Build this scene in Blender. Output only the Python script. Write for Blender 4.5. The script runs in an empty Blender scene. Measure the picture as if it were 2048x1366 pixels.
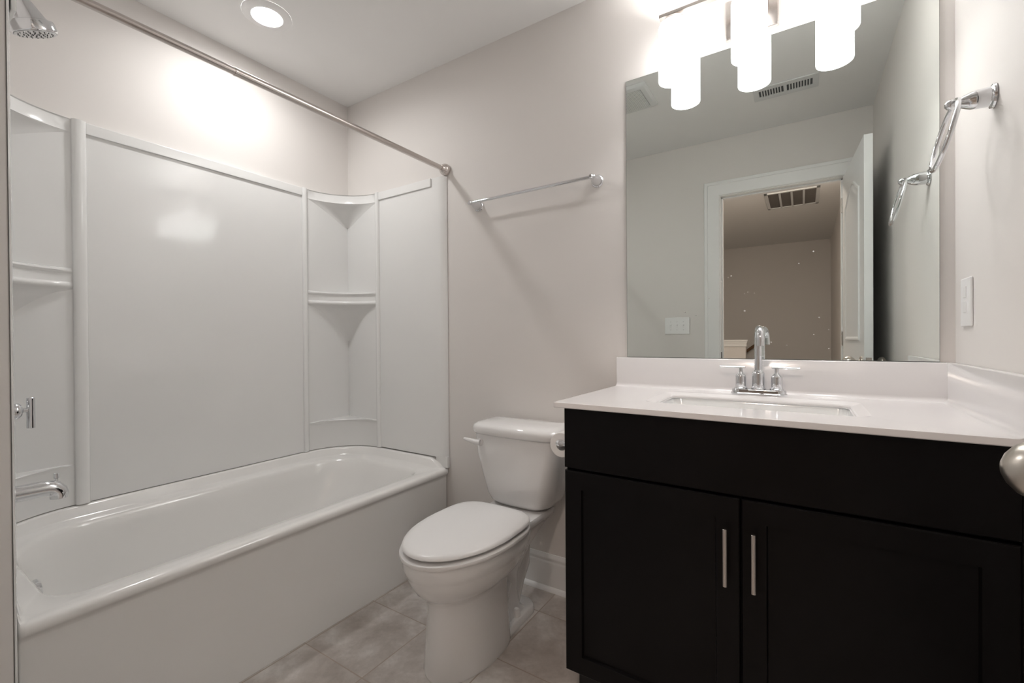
import bpy, bmesh, math, random
from math import sin, cos, pi, radians
from mathutils import Vector, Matrix

scene = bpy.context.scene
COL = scene.collection

# ------------------------------------------------------------------ camera
W, H, DW = 2.696, 2.539, -1.773          # right wall, ceiling, door wall
yaw, pitch, roll = radians(32.95), radians(-0.339), radians(-0.40)
F = Vector((-sin(yaw) * cos(pitch), cos(yaw) * cos(pitch), sin(pitch)))
R0 = Vector((cos(yaw), sin(yaw), 0)); U0 = R0.cross(F)
R = cos(roll) * R0 + sin(roll) * U0; U = -sin(roll) * R0 + cos(roll) * U0
cam_data = bpy.data.cameras.new('camera')
cam = bpy.data.objects.new('camera', cam_data); COL.objects.link(cam)
M = Matrix((R, U, -F)).transposed().to_4x4()
M.translation = Vector((2.3297, -1.7639, 1.1179))
cam.matrix_world = M
cam_data.sensor_fit = 'HORIZONTAL'; cam_data.sensor_width = 36
cam_data.lens = 896.7 / 2048 * 36
cam_data.clip_start = 0.01
scene.camera = cam

# ------------------------------------------------------------------ world, exposure, lamp strengths
world = bpy.data.worlds.new('world'); scene.world = world; world.use_nodes = True
world.node_tree.nodes['Background'].inputs[0].default_value = (0.9, 0.95, 1.0, 1)
world.node_tree.nodes['Background'].inputs[1].default_value = 0.0
vs = scene.view_settings
vs.view_transform = 'Standard'; vs.look = 'None'; vs.gamma = 1; vs.use_curve_mapping = False
vs.exposure = 1.48
SHADE_E = 1.9        # glass shades of the vanity light
SHADE_DOWN_W = 0.27     # light leaving each open shade bottom
CEILING_FILL_W = 0.42       # added fill lamp above each shade, aimed at the ceiling
RECESS_DOWN_W = 1.15    # downward beam of the recessed light
RECESS_E = 32.0       # recessed light over the tub
HALL_FILL_E = 44.0         # added fill lamp in the hall, out of view behind the camera

# ------------------------------------------------------------------ materials
def new_mat(name):
    m = bpy.data.materials.new(name); m.use_nodes = True
    return m, m.node_tree, m.node_tree.nodes['Principled BSDF']
def mat(name, col, rough=0.5, metal=0.0, coat=0.0, bump=0.0, bscale=200.0, var=0.0, vscale=3.0, bdist=0.001, spec=0.5):
    m, nt, b = new_mat(name)
    b.inputs['Base Color'].default_value = (*col, 1)
    b.inputs['Roughness'].default_value = rough
    b.inputs['Metallic'].default_value = metal
    b.inputs['Specular IOR Level'].default_value = spec
    if coat:
        b.inputs['Coat Weight'].default_value = coat; b.inputs['Coat Roughness'].default_value = 0.05
    tc = nt.nodes.new('ShaderNodeTexCoord')
    if bump:
        n = nt.nodes.new('ShaderNodeTexNoise'); n.inputs['Scale'].default_value = bscale
        n.inputs['Detail'].default_value = 2
        nt.links.new(tc.outputs['Object'], n.inputs['Vector'])
        bp = nt.nodes.new('ShaderNodeBump'); bp.inputs['Strength'].default_value = bump
        bp.inputs['Distance'].default_value = bdist
        nt.links.new(n.outputs['Fac'], bp.inputs['Height'])
        nt.links.new(bp.outputs['Normal'], b.inputs['Normal'])
    if var:
        n = nt.nodes.new('ShaderNodeTexNoise'); n.inputs['Scale'].default_value = vscale
        n.inputs['Detail'].default_value = 4
        nt.links.new(tc.outputs['Object'], n.inputs['Vector'])
        mx = nt.nodes.new('ShaderNodeMix'); mx.data_type = 'RGBA'
        mx.inputs[6].default_value = (*[c * (1 - var) for c in col], 1)
        mx.inputs[7].default_value = (*[min(1, c * (1 + var)) for c in col], 1)
        nt.links.new(n.outputs['Fac'], mx.inputs[0])
        nt.links.new(mx.outputs[2], b.inputs['Base Color'])
    return m

paint = mat('wall_paint', (0.80, 0.768, 0.742), 0.6, bump=0.10, bscale=350, bdist=0.0006)
ceil_paint = mat('ceiling_paint', (0.89, 0.885, 0.875), 0.8, bump=0.1, bscale=300, bdist=0.0006)
trim_white = mat('trim_paint', (0.90, 0.90, 0.895), 0.28)
acrylic = mat('acrylic', (0.87, 0.87, 0.86), 0.10, coat=0.0, bump=0.35, bscale=9, bdist=0.003)
acrylic_flat = mat('acrylic_trim', (0.87, 0.87, 0.86), 0.12)
tub_enamel = mat('tub_enamel', (0.88, 0.87, 0.85), 0.16, coat=0.4)
porcelain = mat('porcelain', (0.88, 0.875, 0.87), 0.08, coat=0.6)
seat_plastic = mat('seat_plastic', (0.87, 0.86, 0.855), 0.28)
marble = mat('cultured_marble', (0.78, 0.765, 0.768), 0.16, coat=0.15, var=0.006, vscale=6)
basin_white = mat('basin_white', (0.83, 0.84, 0.84), 0.08, coat=0.5)
espresso = mat('espresso_wood', (0.0036, 0.0029, 0.0031), 0.36, var=0.3, vscale=14, spec=0.15)
espresso_dark = mat('toe_kick_wood', (0.006, 0.005, 0.005), 0.6)
chrome = mat('chrome', (0.74, 0.75, 0.77), 0.04, metal=1)
nickel = mat('brushed_nickel', (0.56, 0.52, 0.49), 0.27, metal=1, bump=0.08, bscale=600)
rod_metal = mat('rod_nickel', (0.64, 0.59, 0.565), 0.24, metal=1)
satin = mat('satin_knob', (0.62, 0.58, 0.53), 0.3, metal=1)
paper = mat('tissue_paper', (0.86, 0.85, 0.84), 0.9, bump=0.2, bscale=400)
plate_white = mat('plate_plastic', (0.92, 0.92, 0.92), 0.3)
grille_white = mat('grille_white', (0.72, 0.73, 0.73), 0.45)
dark = mat('duct_shade', (0.12, 0.13, 0.135), 0.8)  # shade inside the duct, put into the colour
rubber = mat('nozzle_rubber', (0.06, 0.06, 0.06), 0.6)
filter_grey = mat('filter_grey', (0.17, 0.155, 0.14), 0.8, bump=0.4, bscale=90, bdist=0.01)
rail_wood = mat('rail_wood', (0.16, 0.08, 0.035), 0.35, var=0.25, vscale=30)
door_paint = mat('door_paint', (0.89, 0.90, 0.90), 0.32)
caulk = mat('caulk', (0.6, 0.59, 0.57), 0.5)

def emis(name, col, s, base=(0.9, 0.9, 0.9)):
    m, nt, b = new_mat(name)
    b.inputs['Base Color'].default_value = (*base, 1)
    b.inputs['Emission Color'].default_value = (*col, 1)
    b.inputs['Emission Strength'].default_value = s
    b.inputs['Roughness'].default_value = 0.3
    return m
shade_mat = emis('opal_glass_lit', (1.0, 0.985, 0.975), SHADE_E)
lens_mat = emis('recess_lens_lit', (1.0, 0.985, 0.97), RECESS_E)
hall_fill_lens = emis('hall_fill_lit', (1.0, 0.84, 0.73), HALL_FILL_E)

# mirror silvering with dried water spots
mirror_mat, nt, b = new_mat('mirror_silver')
b.inputs['Base Color'].default_value = (0.80, 0.84, 0.815, 1)
b.inputs['Metallic'].default_value = 1; b.inputs['Roughness'].default_value = 0.0
mirror_edge = mat('mirror_edge', (0.16, 0.18, 0.18), 0.2)

def floor_tiles():
    m, nt, b = new_mat('stone_tile')
    L = nt.links.new
    tc = nt.nodes.new('ShaderNodeTexCoord')
    sep = nt.nodes.new('ShaderNodeSeparateXYZ'); L(tc.outputs['Object'], sep.inputs[0])
    def mth(op, a, c=None, d=None):
        n = nt.nodes.new('ShaderNodeMath'); n.operation = op
        for i, v in enumerate((a, c, d)):
            if v is None: continue
            if isinstance(v, (int, float)): n.inputs[i].default_value = v
            else: L(v, n.inputs[i])
        return n.outputs[0]
    P = 0.3145
    def axis(o, off):
        t = mth('DIVIDE', mth('SUBTRACT', o, off), P)
        fr = mth('FRACT', mth('ADD', t, 50.0))
        dd = mth('MINIMUM', fr, mth('SUBTRACT', 1.0, fr))
        return mth('MULTIPLY', dd, P), mth('FLOOR', mth('ADD', t, 50.0))
    dx, ix = axis(sep.outputs[0], 0.790); dy, iy = axis(sep.outputs[1], -0.800)
    d = mth('MINIMUM', dx, dy)
    g = nt.nodes.new('ShaderNodeMapRange'); g.inputs[1].default_value = 0.0012; g.inputs[2].default_value = 0.0030
    L(d, g.inputs[0])
    # per tile offset
    comb = nt.nodes.new('ShaderNodeCombineXYZ'); L(ix, comb.inputs[0]); L(iy, comb.inputs[1])
    wn = nt.nodes.new('ShaderNodeTexWhiteNoise'); wn.noise_dimensions = '3D'; L(comb.outputs[0], wn.inputs['Vector'])
    sc = nt.nodes.new('ShaderNodeVectorMath'); sc.operation = 'MULTIPLY_ADD'
    L(wn.outputs['Color'], sc.inputs[0]); sc.inputs[1].default_value = (7, 7, 7); L(tc.outputs['Object'], sc.inputs[2])
    n1 = nt.nodes.new('ShaderNodeTexNoise'); n1.inputs['Scale'].default_value = 6.0; n1.inputs['Detail'].default_value = 10
    n1.inputs['Roughness'].default_value = 0.62; n1.inputs['Distortion'].default_value = 0.25
    L(sc.outputs[0], n1.inputs['Vector'])
    cr = nt.nodes.new('ShaderNodeValToRGB'); L(n1.outputs['Fac'], cr.inputs[0])
    e = cr.color_ramp.elements
    e[0].position = 0.34; e[0].color = (0.43, 0.385, 0.35, 1)
    e[1].position = 0.67; e[1].color = (0.74, 0.71, 0.68, 1)
    k = e.new(0.50); k.color = (0.55, 0.505, 0.47, 1)
    n2 = nt.nodes.new('ShaderNodeTexNoise'); n2.inputs['Scale'].default_value = 60; n2.inputs['Detail'].default_value = 5
    L(sc.outputs[0], n2.inputs['Vector'])
    mr = nt.nodes.new('ShaderNodeMapRange'); mr.inputs[3].default_value = 0.86; mr.inputs[4].default_value = 1.12
    L(n2.outputs['Fac'], mr.inputs[0])
    mul = nt.nodes.new('ShaderNodeVectorMath'); mul.operation = 'SCALE'
    L(cr.outputs[0], mul.inputs[0]); L(mr.outputs[0], mul.inputs['Scale'])
    mx = nt.nodes.new('ShaderNodeMix'); mx.data_type = 'RGBA'
    mx.inputs[6].default_value = (0.42, 0.345, 0.29, 1); L(mul.outputs[0], mx.inputs[7]); L(g.outputs[0], mx.inputs[0])
    L(mx.outputs[2], b.inputs['Base Color'])
    b.inputs['Roughness'].default_value = 0.38
    bp = nt.nodes.new('ShaderNodeBump'); bp.inputs['Strength'].default_value = 0.4; bp.inputs['Distance'].default_value = 0.001
    L(g.outputs[0], bp.inputs['Height']); L(bp.outputs['Normal'], b.inputs['Normal'])
    return m
tile_mat = floor_tiles()
carpet = mat('hall_carpet', (0.36, 0.32, 0.28), 0.95, bump=0.5, bscale=500)

# ------------------------------------------------------------------ mesh helpers
def bm_new(): return bmesh.new()
def box(bm, x0, x1, y0, y1, z0, z1, bev=0.0, seg=2):
    vs_ = [bm.verts.new((x, y, z)) for z in (z0, z1) for y in (y0, y1) for x in (x0, x1)]
    f = [(0, 2, 3, 1), (4, 5, 7, 6), (0, 1, 5, 4), (2, 6, 7, 3), (0, 4, 6, 2), (1, 3, 7, 5)]
    fs = [bm.faces.new([vs_[i] for i in q]) for q in f]
    if bev:
        es = {e for q in fs for e in q.edges}
        bmesh.ops.bevel(bm, geom=list(es), offset=bev, segments=seg, profile=0.5, affect='EDGES')
def loft(bm, rings, cap0=True, cap1=True, closed=True):
    vr = [[bm.verts.new(p) for p in r] for r in rings]
    n = len(vr[0])
    for a, c in zip(vr, vr[1:]):
        for i in range(n if closed else n - 1):
            j = (i + 1) % n
            try: bm.faces.new((a[i], a[j], c[j], c[i]))
            except ValueError: pass
    if closed and cap0: bm.faces.new(list(reversed(vr[0])))
    if closed and cap1: bm.faces.new(vr[-1])
    return vr
def frame_from(t):
    t = Vector(t).normalized()
    up = Vector((0, 0, 1)) if abs(t.z) < 0.9 else Vector((0, 1, 0))
    a = t.cross(up).normalized(); return a, t.cross(a).normalized()
def lathe(bm, prof, org, axis=(0, 0, 1), seg=32, cap=True):
    """prof: list of (radius, height along axis)"""
    org = Vector(org); ax = Vector(axis).normalized(); a, c = frame_from(ax)
    rings = [[org + ax * h + (a * cos(2 * pi * k / seg) + c * sin(2 * pi * k / seg)) * max(r, 1e-5) for k in range(seg)] for r, h in prof]
    loft(bm, rings, cap, cap)
def tube(bm, pts, rad, seg=16, cap=True, closed=False):
    pts = [Vector(p) for p in pts]; n = len(pts)
    if not hasattr(rad, '__len__'): rad = [rad] * n
    rings = []; a = None
    for i, p in enumerate(pts):
        if closed: t = pts[(i + 1) % n] - pts[i - 1]
        else: t = pts[min(i + 1, n - 1)] - pts[max(i - 1, 0)]
        t.normalize()
        if a is None: a, _ = frame_from(t)
        a = (a - t * a.dot(t)).normalized(); c = t.cross(a)
        rings.append([p + (a * cos(2 * pi * k / seg) + c * sin(2 * pi * k / seg)) * rad[i] for k in range(seg)])
    if closed:
        rings.append(rings[0]); vr = loft(bm, rings, False, False)
        bmesh.ops.remove_doubles(bm, verts=bm.verts, dist=1e-6)
    else: loft(bm, rings, cap, cap)
def rrect(x0, x1, y0, y1, rad, z=0.0, nc=8, ns=6, zf=None):
    """rounded rectangle, radii for corners (x0,y0),(x1,y0),(x1,y1),(x0,y1); constant point count"""
    if not hasattr(rad, '__len__'): rad = [rad] * 4
    cs = [(x0 + rad[0], y0 + rad[0], pi), (x1 - rad[1], y0 + rad[1], 1.5 * pi), (x1 - rad[2], y1 - rad[2], 0), (x0 + rad[3], y1 - rad[3], 0.5 * pi)]
    corners = []
    for (cx, cy, a0), r in zip(cs, rad):
        corners.append([(cx + r * cos(a0 + pi / 2 * k / nc), cy + r * sin(a0 + pi / 2 * k / nc)) for k in range(nc + 1)])
    out = []
    for i in range(4):
        out += corners[i]
        p, q = corners[i][-1], corners[(i + 1) % 4][0]
        for k in range(1, ns): out.append((p[0] + (q[0] - p[0]) * k / ns, p[1] + (q[1] - p[1]) * k / ns))
    return [Vector((x, y, zf(x, y) if zf else z)) for x, y in out]
def prism(bm, poly, ext, axis='z', a0=0.0):
    """poly = 2D list; extruded from a0 to ext along axis"""
    def P(u, v, w):
        return {'z': (u, v, w), 'x': (w, u, v), 'y': (u, w, v)}[axis]
    loft(bm, [[Vector(P(u, v, w)) for u, v in poly] for w in (a0, ext)])
def finish(name, bm, m, parent=None, smooth=True, angle=35, subsurf=0, loc=None):
    bmesh.ops.remove_doubles(bm, verts=bm.verts, dist=1e-6)
    bmesh.ops.recalc_face_normals(bm, faces=bm.faces)
    root = parent
    off = Vector((0, 0, 0))
    if parent is not None:
        p = parent
        while p is not None: off += Vector(p.location); p = p.parent
        if loc: off = off
    o_loc = Vector((0, 0, 0))
    if parent is None:
        xs = [v.co.copy() for v in bm.verts]
        mn = Vector([min(v[i] for v in xs) for i in range(3)]); mxx = Vector([max(v[i] for v in xs) for i in range(3)])
        o_loc = Vector(((mn.x + mxx.x) / 2, (mn.y + mxx.y) / 2, mn.z)) if loc is None else Vector(loc)
        off = o_loc
    bmesh.ops.translate(bm, verts=bm.verts, vec=-off)
    if smooth:
        for f in bm.faces: f.smooth = True
        for e in bm.edges:
            if len(e.link_faces) == 2 and e.calc_face_angle(0) > radians(angle): e.smooth = False
    me = bpy.data.meshes.new(name); bm.to_mesh(me); bm.free()
    me.materials.append(m)
    o = bpy.data.objects.new(name, me); COL.objects.link(o)
    if parent is not None: o.parent = parent
    else: o.location = o_loc
    if smooth and angle <= 35:
        md = o.modifiers.new('weighted_normal', 'WEIGHTED_NORMAL'); md.keep_sharp = True
    if subsurf:
        md = o.modifiers.new('subsurf', 'SUBSURF'); md.levels = subsurf; md.render_levels = subsurf
    return o
def down_light(name, loc, r, watts, spread, parent, col, up=False):
    ld = bpy.data.lights.new(name, 'AREA'); ld.shape = 'DISK'; ld.size = 2 * r; ld.energy = watts
    ld.spread = radians(spread); ld.color = col
    o = bpy.data.objects.new(name, ld); COL.objects.link(o)
    off = Vector((0, 0, 0)); p = parent
    while p is not None: off += Vector(p.location); p = p.parent
    o.parent = parent; o.location = Vector(loc) - off
    if up: o.rotation_euler = (pi, 0, 0)
    return o
def thing(name, label, cat, loc, rotz=0.0, group=None):
    o = bpy.data.objects.new(name, None); COL.objects.link(o); o.empty_display_size = 0.05
    o.location = loc; o.rotation_euler = (0, 0, rotz)
    o['label'] = label; o['category'] = cat
    if group: o['group'] = group
    return o
def tag(o, label, cat): o['label'] = label; o['category'] = cat; return o
def part_label(o, l): o['label'] = l; return o
def struct(name, bm, m, smooth=False):
    o = finish(name, bm, m, None, smooth, loc=(0, 0, 0)); o['kind'] = 'structure'; return o

# ------------------------------------------------------------------ room shell
HX0, HY = 0.30, -6.22                       # hall left wall, hall far wall
bm = bm_new(); box(bm, -0.12, W + 0.12, DW - 0.12, 0.12, -0.1, 0); struct('floor', bm, tile_mat)
bm = bm_new(); box(bm, -0.12, W + 0.12, HY - 0.12, DW - 0.12, -0.1, 0); struct('floor_hall', bm, carpet)
bm = bm_new(); box(bm, -0.12, W + 0.12, HY - 0.12, 0.12, H, H + 0.1); struct('ceiling', bm, ceil_paint)
bm = bm_new(); box(bm, -0.12, W + 0.12, 0, 0.12, 0, H); struct('wall_back', bm, paint)
bm = bm_new(); box(bm, -0.12, 0, DW, 0, 0, H); struct('wall_left', bm, paint)
bm = bm_new(); box(bm, W, W + 0.12, DW, 0, 0, H); struct('wall_right', bm, paint)
bm = bm_new(); box(bm, 0, 0.80, DW, -1.5265, 0, H, 0.003); struct('wall_shower', bm, paint)
DX0, DX1, DZ = 1.836, 2.548, 2.13
bm = bm_new()
box(bm, -0.12, DX0 - 0.02, DW - 0.12, DW, 0, H); box(bm, DX1 + 0.02, W + 0.12, DW - 0.12, DW, 0, H)
box(bm, DX0 - 0.02, DX1 + 0.02, DW - 0.12, DW, DZ + 0.02, H)
struct('wall_front', bm, paint)
bm = bm_new(); box(bm, -0.12, W + 0.12, HY - 0.12, HY, 0, H); struct('wall_hall_end', bm, paint)
bm = bm_new(); box(bm, W - 0.02, W + 0.12, HY, DW - 0.12, 0, H); struct('wall_hall_right', bm, paint)
bm = bm_new(); box(bm, HX0 - 0.12, HX0, HY, DW - 0.12, 0, H); struct('wall_hall_left', bm, paint)

# door frame: jambs, stops, casing
def casing(bm, yw, sgn):
    """flat casing with a raised back band, one mitred sweep round the opening"""
    w = 0.100; g = 0.006
    xr = min(DX1 + g + w, W - 0.003)
    prof = [(0, 0), (0, 0.011), (0.004, 0.013), (w - 0.024, 0.0145), (w - 0.021, 0.019), (w - 0.003, 0.019), (w, 0.016), (w, 0)]
    def sect(xc, sx, zc, sz):
        out = []
        for d, t in prof:
            dx = d if sx < 0 else d * (xr - DX1 - g) / w
            out.append(Vector((xc + sx * dx, yw + sgn * t, zc + sz * d)))
        return out
    loft(bm, [sect(DX0 - g, -1, 0, 0), sect(DX0 - g, -1, DZ + g, 1), sect(DX1 + g, 1, DZ + g, 1), sect(DX1 + g, 1, 0, 0)])
bm = bm_new()
casing(bm, DW, 1); casing(bm, DW - 0.12, -1)
box(bm, DX0 - 0.02, DX0, DW - 0.12, DW + 0.001, 0, DZ + 0.02); box(bm, DX1, DX1 + 0.02, DW - 0.12, DW + 0.001, 0, DZ + 0.02)
box(bm, DX0, DX1, DW - 0.12, DW + 0.001, DZ, DZ + 0.02)
box(bm, DX0, DX0 + 0.011, DW - 0.075, DW - 0.040, 0, DZ, 0.002); box(bm, DX1 - 0.011, DX1, DW - 0.075, DW - 0.040, 0, DZ, 0.002)
box(bm, DX0, DX1, DW - 0.075, DW - 0.040, DZ - 0.011, DZ, 0.002)
frame = struct('trim_1', bm, trim_white)
bm = bm_new(); box(bm, DX0 + 0.0002, DX0 + 0.002, DW - 0.034, DW + 0.0005, 0.955, 1.012, 0.0005)
finish('strike_plate', bm, mat('strike_metal', (0.12, 0.12, 0.12), 0.4, metal=1), frame)

# baseboards
def baseboard(name, p0, p1, n):
    """run from p0 to p1 (2D) on a wall, n = inward normal"""
    prof = [(0, 0), (0.027, 0), (0.0265, 0.006), (0.023, 0.012), (0.0165, 0.017), (0.0135, 0.019), (0.0135, 0.118),
            (0.0125, 0.124), (0.0095, 0.128), (0.0095, 0.134), (0.0110, 0.138), (0.0105, 0.144), (0.006, 0.152), (0.004, 0.157), (0, 0.158)]
    bm = bm_new()
    loft(bm, [[Vector((p[0] + n[0] * d, p[1] + n[1] * d, z)) for d, z in prof] for p in (p0, p1)])
    return struct(name, bm, trim_white, True)
baseboard('baseboard_back', (0.80, 0), (1.735, 0), (0, -1))
baseboard('baseboard_front', (0.80, DW), (DX0 - 0.107, DW), (0, 1))
baseboard('baseboard_right', (W, -0.56), (W, DW + 0.02), (-1, 0))
baseboard('baseboard_shower', (0.80, DW + 0.028), (0.80, -1.524), (1, 0))

# ------------------------------------------------------------------ bathtub
tub = thing('bathtub', 'white alcove bathtub with a smooth apron, set against the left wall', 'bathtub', (0.40, -0.7525, 0))
TY0, TY1 = -1.5185, -0.003
def sm(t): t = max(0, min(1, t)); return t * t * (3 - 2 * t)
def zmix(zb, zf_, xa=0.60, xb=0.77):
    return lambda x, y: zb + (zf_ - zb) * sm((x - xa) / (xb - xa))
nc = 12; ns = 10
rings = []
def rr(x0, x1, y0, y1, rb, rf, zf_): # rb = radius at wall side corners, rf = front corners
    rings.append(rrect(x0, x1, y0, y1, [rb, rf, rf, rb], nc=nc, ns=ns, zf=zf_ if callable(zf_) else (lambda x, y: zf_)))
rr(0.003, 0.780, TY0, TY1, 0.004, 0.006, 0.0)
rr(0.003, 0.780, TY0, TY1, 0.004, 0.006, 0.405)
rr(0.003, 0.784, TY0, TY1, 0.004, 0.008, 0.417)
rr(0.003, 0.794, TY0, TY1, 0.004, 0.012, 0.424)
rr(0.003, 0.798, TY0, TY1, 0.004, 0.014, 0.434)
rr(0.003, 0.797, TY0, TY1, 0.004, 0.014, 0.444)
rr(0.003, 0.791, TY0, TY1, 0.004, 0.014, zmix(0.500, 0.451, 0.77, 0.79))
rr(0.006, 0.783, TY0 + .006, TY1 - .006, 0.006, 0.014, zmix(0.502, 0.4535, 0.74, 0.783))
rr(0.036, 0.774, TY0 + .008, TY1 - .034, 0.27, 0.016, zmix(0.500, 0.454, 0.70, 0.775))
rr(0.042, 0.770, TY0 + .011, TY1 - .040, 0.268, 0.018, zmix(0.494, 0.454, 0.69, 0.772))
rr(0.052, 0.764, TY0 + .016, TY1 - .050, 0.262, 0.03, zmix(0.466, 0.454, 0.66, 0.764))
rr(0.060, 0.755, TY0 + .024, TY1 - .060, 0.258, 0.05, zmix(0.459, 0.4535, 0.6, 0.75))
rr(0.084, 0.722, TY0 + .062, TY1 - .100, 0.240, 0.095, zmix(0.456, 0.4525, 0.6, 0.75))
rr(0.092, 0.714, TY0 + .070, TY1 - .110, 0.235, 0.095, 0.4480)
rr(0.099, 0.707, TY0 + .077, TY1 - .120, 0.230, 0.095, 0.436)
rr(0.110, 0.698, TY0 + .085, TY1 - .145, 0.225, 0.10, 0.38)
rr(0.130, 0.682, TY0 + .095, TY1 - .215, 0.215, 0.11, 0.25)
rr(0.150, 0.665, TY0 + .110, TY1 - .285, 0.20, 0.12, 0.16)
rr(0.185, 0.635, TY0 + .150, TY1 - .340, 0.18, 0.12, 0.118)
rr(0.230, 0.590, TY0 + .200, TY1 - .400, 0.15, 0.10, 0.105)
bm = bm_new(); loft(bm, rings)
finish('tub_body', bm, tub_enamel, tub, angle=60)
bm = bm_new(); lathe(bm, [(0.034, 0), (0.034, 0.003), (0.028, 0.006), (0.004, 0.006)], (0.40, -1.22, 0.105)); finish('drain', bm, chrome, tub)
bm = bm_new(); lathe(bm, [(0.036, 0), (0.036, 0.006), (0.03, 0.012), (0.004, 0.013)], (0.40, -1.422, 0.37), (0, 1, 0)); finish('overflow_cover', bm, chrome, tub)

# ------------------------------------------------------------------ shower surround
sur = thing('shower_surround', 'glossy white three-wall shower surround with moulded corner shelves above the bathtub', 'shower surround', (0.01, -0.76, 0.505))
ZB, ZT = 0.503, 1.952
PX = 0.026                                    # inner face of the long panel
bm = bm_new()
box(bm, 0.001, PX, -1.506, -0.002, ZB, ZT, 0.003)
finish('back_panel', bm, acrylic, sur)
bm = bm_new()                                 # panel on the toilet wall, rounded outer flange
pl = [(0.026, -0.001), (0.026, -0.026), (0.745, -0.026), (0.762, -0.0265), (0.776, -0.024), (0.790, -0.016), (0.795, -0.008), (0.795, -0.001)]
prism(bm, pl, ZT + 0.003, 'z', ZB + 0.005)
finish('end_panel', bm, acrylic_flat, sur)
bm = bm_new()
pl = [(0.026, -1.5260), (0.026, -1.508), (0.70, -1.508), (0.745, -1.5125), (0.772, -1.5165), (0.790, -1.5195), (0.8015, -1.5225), (0.803, -1.5260)]
prism(bm, pl, ZT, 'z', ZB)
finish('faucet_panel', bm, acrylic_flat, sur)
bm = bm_new(); box(bm, 0.781, 0.803, -1.5260, -1.5215, 0.0, ZB + 0.004, 0.002); finish('trim_strip', bm, acrylic_flat, sur)
bm = bm_new(); box(bm, 0.720, 0.800, -0.020, -0.0005, 0.455, ZB + 0.010, 0.003); finish('trim_strip', bm, acrylic_flat, sur)
def pilaster(cx, cy, along, w=0.019, d=0.016):
    bm = bm_new()
    n = 12; pts = []
    for k in range(n + 1):
        a = pi * k / n
        u, v = w * cos(a), d * (sin(a) ** 0.6)
        pts.append((cx + v, cy + u) if along == 'x' else (cx + u, cy - v) if along == 'y' else (cx + u, cy + v))
    prism(bm, pts, ZT + 0.004, 'z', ZB + 0.001)
    finish('pilaster', bm, acrylic_flat, sur, angle=50)
pilaster(PX - .001, -0.308, 'x', 0.014); pilaster(PX - .001, -1.225, 'x', 0.021, 0.020)
pilaster(0.296, -0.025, 'y', 0.014); pilaster(0.296, -1.509, 'y2', 0.014)
def fascia(a, c, kind):
    bm = bm_new(); z0, z1 = 1.912, ZT + 0.003; d = 0.008
    if kind == 'x': box(bm, PX - 0.002, PX + d, a, c, z0, z1, 0.003)
    elif kind == 'y': box(bm, a, c, -0.026 - d, -0.024, z0, z1, 0.003)
    else: box(bm, a, c, -1.510, -1.508 + d, z0, z1, 0.003)
    finish('top_ledge', bm, acrylic_flat, sur)
fascia(-1.205, -0.321, 'x'); fascia(0.309, 0.709, 'y'); fascia(0.309, 0.75, 'y2')
def corner_pt(near):
    # returns function mapping (u,v) with u,v distance from the two walls to world xy
    if near: return lambda u, v: (PX + u, -1.508 + v)
    return lambda u, v: (PX + u, -0.026 - v)
RC = 0.268
def arc(near, s=1.0, n=16, extra=0.0):
    g = corner_pt(near); out = []
    for k in range(n + 1):
        a = pi + pi / 2 * k / n   # from (0, RC) to (RC, 0) on circle centred (RC,RC)
        u, v = RC + (RC - extra) * cos(a), RC + (RC - extra) * sin(a)
        if k == 0: u = 0
        if k == n: v = 0
        out.append(g(u * s, v * s))
    return out
def shelf_solid(near, levels):
    """levels: list of (z, extra, scale)"""
    bm = bm_new(); g = corner_pt(near); rings = []
    for z, ex, s in levels:
        a = arc(near, s, extra=ex)
        rings.append([Vector((x, y, z)) for x, y in a] + [Vector((*g(0.0, 0.0), z))])
    loft(bm, rings)
    o = finish('corner_shelf', bm, acrylic_flat, sur, angle=40)
for near in (False, True):
    top = [(ZT + 0.003, 0.004, 1), (ZT, 0.0, 1), (1.912, 0.0, 1), (1.906, 0.003, 1)]
    for k in range(1, 13):
        t = k / 12; top.append((1.906 - 0.115 * t, 0.003, 1 - 0.93 * t ** 0.85))
    shelf_solid(near, top)
    mid = [(1.394, 0.001, 1), (1.391, 0.009, 1), (1.384, 0.012, 1), (1.377, 0.009, 1), (1.373, 0.003, 1),
           (1.372, 0.003, 1), (1.342, 0.004, 1), (1.340, 0.009, 1), (1.335, 0.014, 1), (1.328, 0.016, 1), (1.321, 0.013, 1), (1.317, 0.006, 1)]
    for k in range(1, 15):
        t = k / 14; mid.append((1.317 - 0.205 * t, 0.003, 1 - 0.95 * t ** 0.62))
    shelf_solid(near, mid)
    low = [(0.660, 0.02, 0.9), (0.656, 0.012, 0.985), (0.650, 0.006, 1.0), (0.640, 0.003, 1.0), (ZB + 0.001, 0.0, 1.0)]
    shelf_solid(near, low)
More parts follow.
